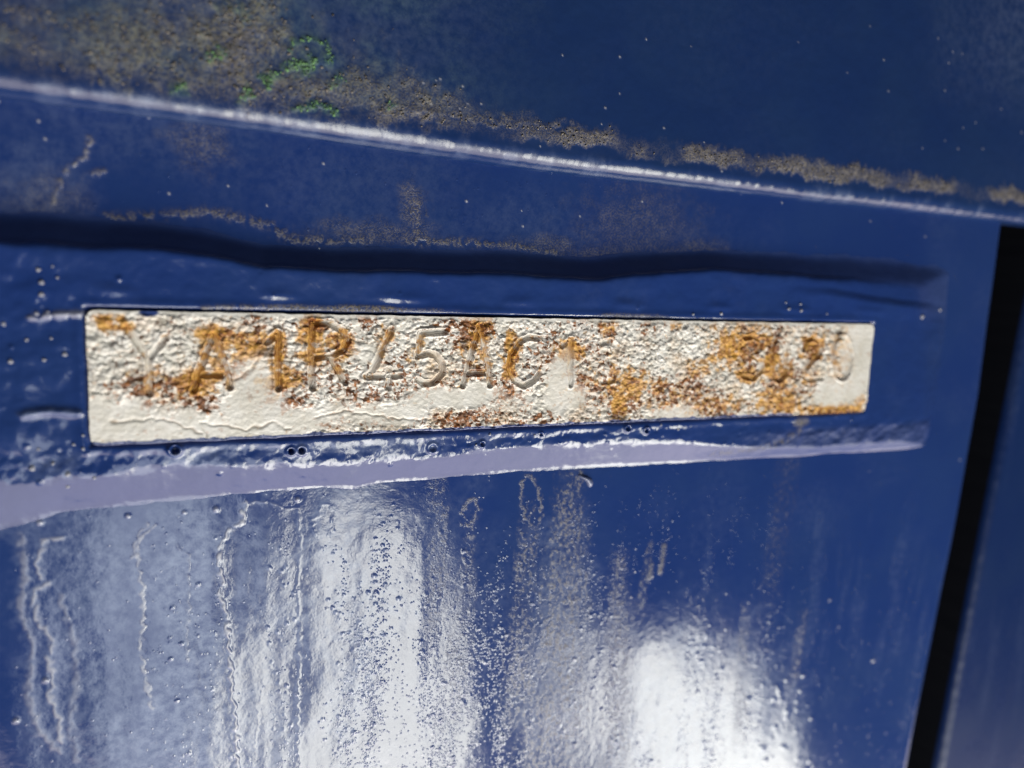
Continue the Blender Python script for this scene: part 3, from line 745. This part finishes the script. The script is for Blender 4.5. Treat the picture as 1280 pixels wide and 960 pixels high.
# each character: the burnished lining of its groove
for c, strokes, k in CH:
    co = []; qd = []
    for s in strokes:
        q_ = np.array(ff.conv(s))
        L = np.r_[0, np.cumsum(np.hypot(*np.diff(q_, axis=0).T))]
        n = max(6, int(L[-1] / 0.0016)); tt = np.linspace(0, L[-1], n)
        p = np.stack([np.interp(tt, L, q_[:, 0]), np.interp(tt, L, q_[:, 1])], 1)
        for _ in range(2): p[1:-1] = 0.25 * p[:-2] + 0.5 * p[1:-1] + 0.25 * p[2:]
        tg = np.gradient(p, axis=0); tg /= np.linalg.norm(tg, axis=1)[:, None] + 1e-9
        nm = np.stack([-tg[:, 1], tg[:, 0]], 1)
        b0 = len(co)
        offs = np.linspace(-1, 1, 9)
        endw = np.clip(np.minimum(np.arange(n), np.arange(n)[::-1]) / 2.5, 0.25, 1) ** 0.5
        for i in range(n):
            jw = 0.78 * GW * endw[i] * (1 + 0.15 * math.sin(i * 0.9 + 3 * b0))
            for of in offs:
                x = p[i] + nm[i] * of * jw
                h = 0.0012 - GD * k * math.exp(-(abs(of) * jw / (GW * 0.55)) ** 2) + 0.00045 - 0.0022 * max(0, abs(of) - 0.85) / 0.15
                co.append((x[0], x[1], h))
        for i in range(n - 1):
            for j in range(8):
                a_ = b0 + i * 9 + j
                qd.append((a_, a_ + 9, a_ + 10, a_ + 1))
    co = np.array(co)
    iu = np.clip(np.searchsorted(ff.us, co[:, 0]), 0, len(ff.us) - 1); iv = np.clip(np.searchsorted(ff.vs, co[:, 1]), 0, len(ff.vs) - 1)
    co[:, 2] += 0.0004 * noise(co[:, 0] * 260, co[:, 1] * 260, 150)
    at = {kk: ff.mask(kk)[iv, iu] for kk in PM}
    at['cell'] = np.zeros(len(co)); at['crack'] = at['crack'] * 0.15; at['red'] = at['red'] * 0.35; at['dark'] = at['dark'] * 0.3
    ch = mesh_obj('stamped_character', uvh(co[:, 0], co[:, 1], co[:, 2]), qd, m_groove, plate, at)

# ------------------------------------------------------------------ flange overhanging from above
HF = 0.006; RF = 0.020                     # front face just proud of the plate; round lower edge
q = np.array([pix(x, y, HF - RF) for x, y in ((-80, 112), (0, 122), (320, 163), (640, 209), (960, 246), (1280, 281), (1380, 293))])
vE = lambda u: np.interp(u, q[:, 0], q[:, 1]) if np.ndim(u) else float(np.interp(u, q[:, 0], q[:, 1]))
us = list(np.linspace(-0.50, -0.135, 14)) + spaced(-0.13, 1.42, 0.00105, 0.0022) + list(np.linspace(1.44, 1.9, 10))
arc = [(-0.0, -TP - 0.02), (-0.0, -TP + 0.0)]
arc += [(0.0, x) for x in np.linspace(-TP + 0.004, HF - RF, 5)[:-1]]
arc += [(-(RF - RF * math.cos(a)), HF - RF + RF * math.sin(a)) for a in np.linspace(0, math.pi / 2, 26)]
arc += [(-(RF + d), HF) for d in spaced(0.0012, 0.36, 0.0011, 0.0018)] + [(-(RF + d), HF) for d in (0.40, 0.5, 0.62)]
arc = np.array(arc)
fl = Field(us, np.arange(len(arc)) * 0.001, HF)
UU = fl.U
E0 = vE(fl.us)[None, :] + 0.0008 * fbm(fl.us * 22, fl.us * 0, 2, 161)[None, :]
VV = E0 + arc[:, :1]
HH = np.repeat(arc[:, 1:2], len(us), 1).astype(np.float32)
fl.V = VV
DE = E0 - VV                                # distance up from the lower edge
face = sstep(0.0, RF, DE)
HH += face * (0.0030 * fbm(UU * 3, VV * 3, 2, 162) + 0.0004 * fbm(UU * 40, VV * 40, 3, 163))
# the edge is lumpy with thick paint
edge = np.exp(-((DE - 0.008) / 0.010) ** 2)
HH += edge * (0.0009 * fbm(UU * 45, VV * 20, 2, 164) + 0.0004 * sstep(0.0, 0.7, noise(UU * 70, VV * 10, 165)))
# dirt band along the edge, a thick mat on the left
g = fl.mask('grime'); al = fl.mask('algae'); dz = fl.mask('dust'); hzm = fl.mask('haze')
cb = 0.036 + 0.010 * fbm(UU * 14, VV * 0, 3, 166) + 0.045 * sstep(0.5, -0.1, UU) 
wb = 0.0085 + 0.0045 * fbm(UU * 20, VV * 0 + 4, 3, 167) + 0.040 * sstep(0.46, 0.05, UU)
bd = (DE - cb) / wb + 0.9 * fbm(UU * 22, VV * 22, 3, 179)
bd = np.where(bd > 0, bd * 0.75, bd)                                  # ragged and thin upwards, firmer below
band = sstep(1.5, 0.3, np.abs(bd) + 0.75 * fbm(UU * 130, VV * 90, 3, 168) + 0.5 * fbm(UU * 50, VV * 50, 2, 160)) * face
band *= 1 - 0.75 * sstep(0.5, 0.2, UU) * sstep(0.15, -0.25, fbm(UU * 13, VV * 17, 4, 177))
band *= 0.12 + 0.88 * sstep(-0.30, 0.12, fbm(UU * 9, VV * 9, 3, 178))
dz[:] = 0.5 * band * (0.62 + 0.25 * sstep(0.4, 0.7, UU)) * sstep(-0.9, 0.1, fbm(UU * 10, VV * 10, 2, 169)) * (0.55 + 0.45 * sstep(0.30, 0.55, UU))
g[:] = np.clip(band * 0.8, 0, 1)
HH += band * (0.0005 + 0.0014 * np.abs(fbm(UU * 120, VV * 120, 3, 170)))
broad = sstep(0.48, 0.25, UU + 0.08 * fbm(UU * 6, VV * 6, 3, 171)) * face * sstep(0.02, 0.05, DE)
al[:] = 0.10 * broad * sstep(-0.3, 0.4, fbm(UU * 12, VV * 12, 4, 172) + 0.15)
al[:] = np.maximum(al, 0.09 * band * sstep(0.36, 0.16, UU) * sstep(-0.25, 0.4, fbm(UU * 16, VV * 16, 3, 173)))
hzm[:] = 0.02 * sstep(-0.2, 0.5, fbm(UU * 5, VV * 7, 3, 174)) * face
hzm[:] = np.maximum(hzm, 0.15 * face * sstep(0.98, 1.25, UU + 0.12 * fbm(UU * 7, VV * 7, 3, 175)) * sstep(0.12, 0.24, DE))
hzm[:] = np.maximum(hzm, 0.16 * broad)
hzm[:] = np.maximum(hzm, 0.3 * edge * sstep(0, .4, fbm(UU * 30, VV * 8, 3, 176)))
def on_flange(x, y):
    u, v = pix(x, y, HF); return u, v
def fl_mask(M, pts, wdt, amt, seed, hgt=0.0, warp=0.006):
    pq = [on_flange(*p) for p in pts]; k = wdt * pxs(*pts[0])
    a = np.array(pq); sl = np.where((fl.us > a[:, 0].min() - 4 * k) & (fl.us < a[:, 0].max() + 4 * k))[0]
    s_ = slice(sl[0], sl[-1] + 1)
    w = (slice(None), s_)
    d = np.full(UU[w].shape, 9.0)
    X = UU[w] + warp * fbm(UU[w] * 60, VV[w] * 60, 3, seed); Y = VV[w] + warp * fbm(UU[w] * 60, VV[w] * 60, 3, seed + 4)
    for (a0, b0), (c0, d0) in zip(pq[:-1], pq[1:]):
        L = (c0 - a0) ** 2 + (d0 - b0) ** 2 + 1e-12
        tt = np.clip(((X - a0) * (c0 - a0) + (Y - b0) * (d0 - b0)) / L, 0, 1)
        d = np.minimum(d, np.hypot(X - a0 - tt * (c0 - a0), Y - b0 - tt * (d0 - b0)))
    a = np.exp(-(d / k) ** 2) * face[w]
    M[w] = np.maximum(M[w], amt * a); HH[w] += hgt * a
for pts, wdt, amt in (([(362, 62), (370, 52), (390, 49), (408, 54), (412, 66)], 4, .6), ([(360, 78), (372, 86), (388, 86), (392, 76)], 4.5, .85), ([(405, 82), (412, 72)], 4, .7), ([(332, 103), (342, 96), (350, 92)], 4, .75), ([(418, 108), (424, 100)], 5, .55),
                      ([(303, 122), (310, 118)], 4, .8), ([(372, 138), (390, 132), (400, 134), (416, 136)], 3.5, .85), ([(486, 136), (490, 132)], 3, .6), ([(266, 72), (272, 64)], 6, .5), ([(222, 112), (226, 110)], 5, .6), ([(280, 5), (300, 12), (306, 22)], 7, .3), ([(380, 70), (395, 66), (404, 72)], 9, .25)):
    fl_mask(al, pts, wdt * 1.5, amt * 0.72, 181, 0.0010, 0.010)
for pts, wdt, amt in (([(0, 45), (60, 70), (130, 60), (200, 85)], 26, .5), ([(200, 85), (260, 100), (320, 112)], 24, .55), ([(100, 30), (160, 50)], 16, .6), ([(330, 110), (400, 108), (440, 118)], 18, .6), ([(440, 100), (470, 108), (490, 122)], 16, .7), ([(20, 20), (60, 25)], 22, .45), ([(500, 135), (560, 143), (620, 150), (700, 158)], 5, .6)):
    fl_mask(g, pts, wdt, amt, 191, 0.0004, 0.012)
fl.H = HH
# grit
gq = [on_flange(*p) for p in ((529, 104), (545, 101), (550, 99), (578, 108), (574, 136), (584, 130), (601, 130), (703, 69), (808, 49), (775, 71), (775, 117), (997, 53), (1088, 33), (1059, 91), (1110, 114), (1173, 48), (1203, 67), (1252, 136), (1204, 160), (1197, 186), (1229, 186), (1278, 17), (1181, 176), (752, 155), (830, 160), (880, 178), (872, 203), (902, 214), (675, 183), (755, 202))]
gq += [tuple(x) for x in rng.uniform((-0.05, -0.5), (1.35, -0.22), (16, 2))]
for i, (gu, gv) in enumerate(gq):
    k = rng.uniform(0.0006, 0.0011) * (1.4 if i == 0 else 1)
    j = np.searchsorted(fl.us, (gu - 3 * k, gu + 3 * k)); w = (slice(None), slice(j[0], j[1]))
    a = np.exp(-(((UU[w] - gu) ** 2 + ((VV[w] - gv) * 1.1) ** 2) / k ** 2)) * (face[w] > 0.9)
    fl.H[w] += 0.9 * k * a; M = fl.mask('chalk'); M[w] = np.maximum(M[w], 0.6 * a)
A = {k: fl.mask(k) for k in MASKS}
flange = mesh_obj('overhanging_flange', uvh(UU, VV, fl.H), grid_quads(*UU.shape)[:, ::-1], m_flange, None, A)
flange['label'] = 'blue steel flange above the plate with brown dirt and green algae along its edge'
flange['category'] = 'flange'

def grains(name, pts, size, mat, flat=0.6):
    """thousands of crumbs lying on the flange, one mesh"""
    base = np.array([(1, 0, 0), (-1, 0, 0), (0, 1, 0), (0, -1, 0), (0, 0, 1), (0, 0, -1)], np.float32)
    tri = np.array([(0, 2, 4), (2, 1, 4), (1, 3, 4), (3, 0, 4), (2, 0, 5), (1, 2, 5), (3, 1, 5), (0, 3, 5)])
    n = len(pts)
    j = rng.uniform(0.6, 1.4, (n, 6, 1)); rot = rng.uniform(0, 6.28, n)
    c_, s_ = np.cos(rot)[:, None], np.sin(rot)[:, None]
    B = base[None] * j * np.array([1, 1, flat])
    X = B[..., 0] * c_ - B[..., 1] * s_; Y = B[..., 0] * s_ + B[..., 1] * c_
    S = (size * rng.uniform(0.5, 1.5, n))[:, None]
    iu = np.clip(np.searchsorted(fl.us, pts[:, 0]), 0, len(fl.us) - 1)
    dd = np.abs(VV[:, iu] - pts[:, 1][None]) + 9 * (face[:, iu] < 0.5)
    hz_ = fl.H[np.argmin(dd, 0), iu]
    co = uvh((pts[:, 0][:, None] + X * S), (pts[:, 1][:, None] + Y * S), hz_[:, None] + 0.3 * S + B[..., 2] * S)
    q_ = (tri[None] + 6 * np.arange(n)[:, None, None]).reshape(-1, 3)
    o = mesh_obj(name, co, q_, mat, flange, {'shade': np.repeat(rng.random(n), 6)}, True)
    o['kind'] = 'stuff'
    return o
def crumb_mat(name, a, b_):
    mt, t, b = nt(name)
    t.links.new(mixc(t, attr(t, 'shade'), a, b_), b.inputs['Base Color']); b.inputs['Roughness'].default_value = 0.85
    return mt
ii, jj = np.where((rng.random(band.shape) < 0.10 * np.clip(g, 0, 1) ** 1.5) & (face > 0.9))
k = rng.permutation(len(ii))[:7000]
gp = np.stack([UU[ii[k], jj[k]], VV[ii[k], jj[k]]], 1) + rng.normal(0, 0.0006, (len(k), 2))
grains('dirt_crust', gp, 0.0011, crumb_mat('dry_road_dirt', (0.05, 0.045, 0.042), (0.19, 0.172, 0.15)))
ii, jj = np.where((al > 0.22) & (rng.random(al.shape) < 0.5 * np.clip(al, 0, 1)))
k = rng.permutation(len(ii))[:3500]
gp = np.stack([UU[ii[k], jj[k]], VV[ii[k], jj[k]]], 1) + rng.normal(0, 0.0008, (len(k), 2))
grains('algae_growth', gp, 0.0011, crumb_mat('green_algae', (0.025, 0.07, 0.04), (0.15, 0.30, 0.12)), 0.8)

# ------------------------------------------------------------------ post beyond the slot on the right
HP = -0.045
pa = np.array([pix(x, y, HP) for x, y in ((1297, 340), (1264, 510), (1232, 670), (1201, 820), (1172, 975))])
sl_ = np.polyfit(pa[:, 1], pa[:, 0], 1)
RP = 0.016
arc = [(0.0, -0.45), (0.0, -0.2), (0.0, -0.09)] + [(RP - RP * math.cos(a), -RP + RP * math.sin(a)) for a in np.linspace(0, math.pi / 2, 14)] + [(RP + d, 0.0) for d in np.linspace(0.004, 0.42, 60)]
arc = np.array(arc)
vs = np.arange(-0.30, 1.3, 0.004)
VV2, K = np.meshgrid(vs, np.arange(len(arc)), indexing='ij')
UU2 = np.polyval(sl_, VV2) + arc[K, 0] + 0.0006 * fbm(VV2 * 40, VV2 * 0, 3, 201)
HH2 = HP + arc[K, 1] + 0.0012 * fbm(UU2 * 8, VV2 * 4, 2, 202) + 0.0010 * np.exp(-((arc[K, 0] - 0.006) / 0.006) ** 2) * fbm(VV2 * 60, K * 0.1, 3, 203)
st2 = sstep(0.1, 0.5, fbm(UU2 * 40, VV2 * 4, 4, 204))
A = {k: np.zeros(UU2.shape) for k in MASKS}
A['haze'] = 0.07 * st2; A['grime'] = 0.10 * sstep(0.3, 0.7, fbm(UU2 * 60, VV2 * 8, 4, 205))
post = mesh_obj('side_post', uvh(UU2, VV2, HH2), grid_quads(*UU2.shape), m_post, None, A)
post.data.materials.append(m_dark)                    # shade inside the slot, put on its flank as colour
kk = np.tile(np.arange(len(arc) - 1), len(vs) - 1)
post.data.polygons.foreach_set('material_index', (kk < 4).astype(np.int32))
post['label'] = 'blue painted steel post beyond the black slot at the right edge'
post['category'] = 'post'

# ------------------------------------------------------------------ back of the slot
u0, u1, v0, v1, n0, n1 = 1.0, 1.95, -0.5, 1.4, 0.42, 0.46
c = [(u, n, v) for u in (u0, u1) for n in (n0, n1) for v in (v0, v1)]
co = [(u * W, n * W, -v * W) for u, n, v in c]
wall = mesh_obj('backing_wall', co, [(0, 1, 3, 2), (4, 6, 7, 5), (0, 4, 5, 1), (2, 3, 7, 6), (0, 2, 6, 4), (1, 5, 7, 3)], m_dark, None, None, False)  # the slot's darkness is put into this wall's colour
wall['kind'] = 'structure'
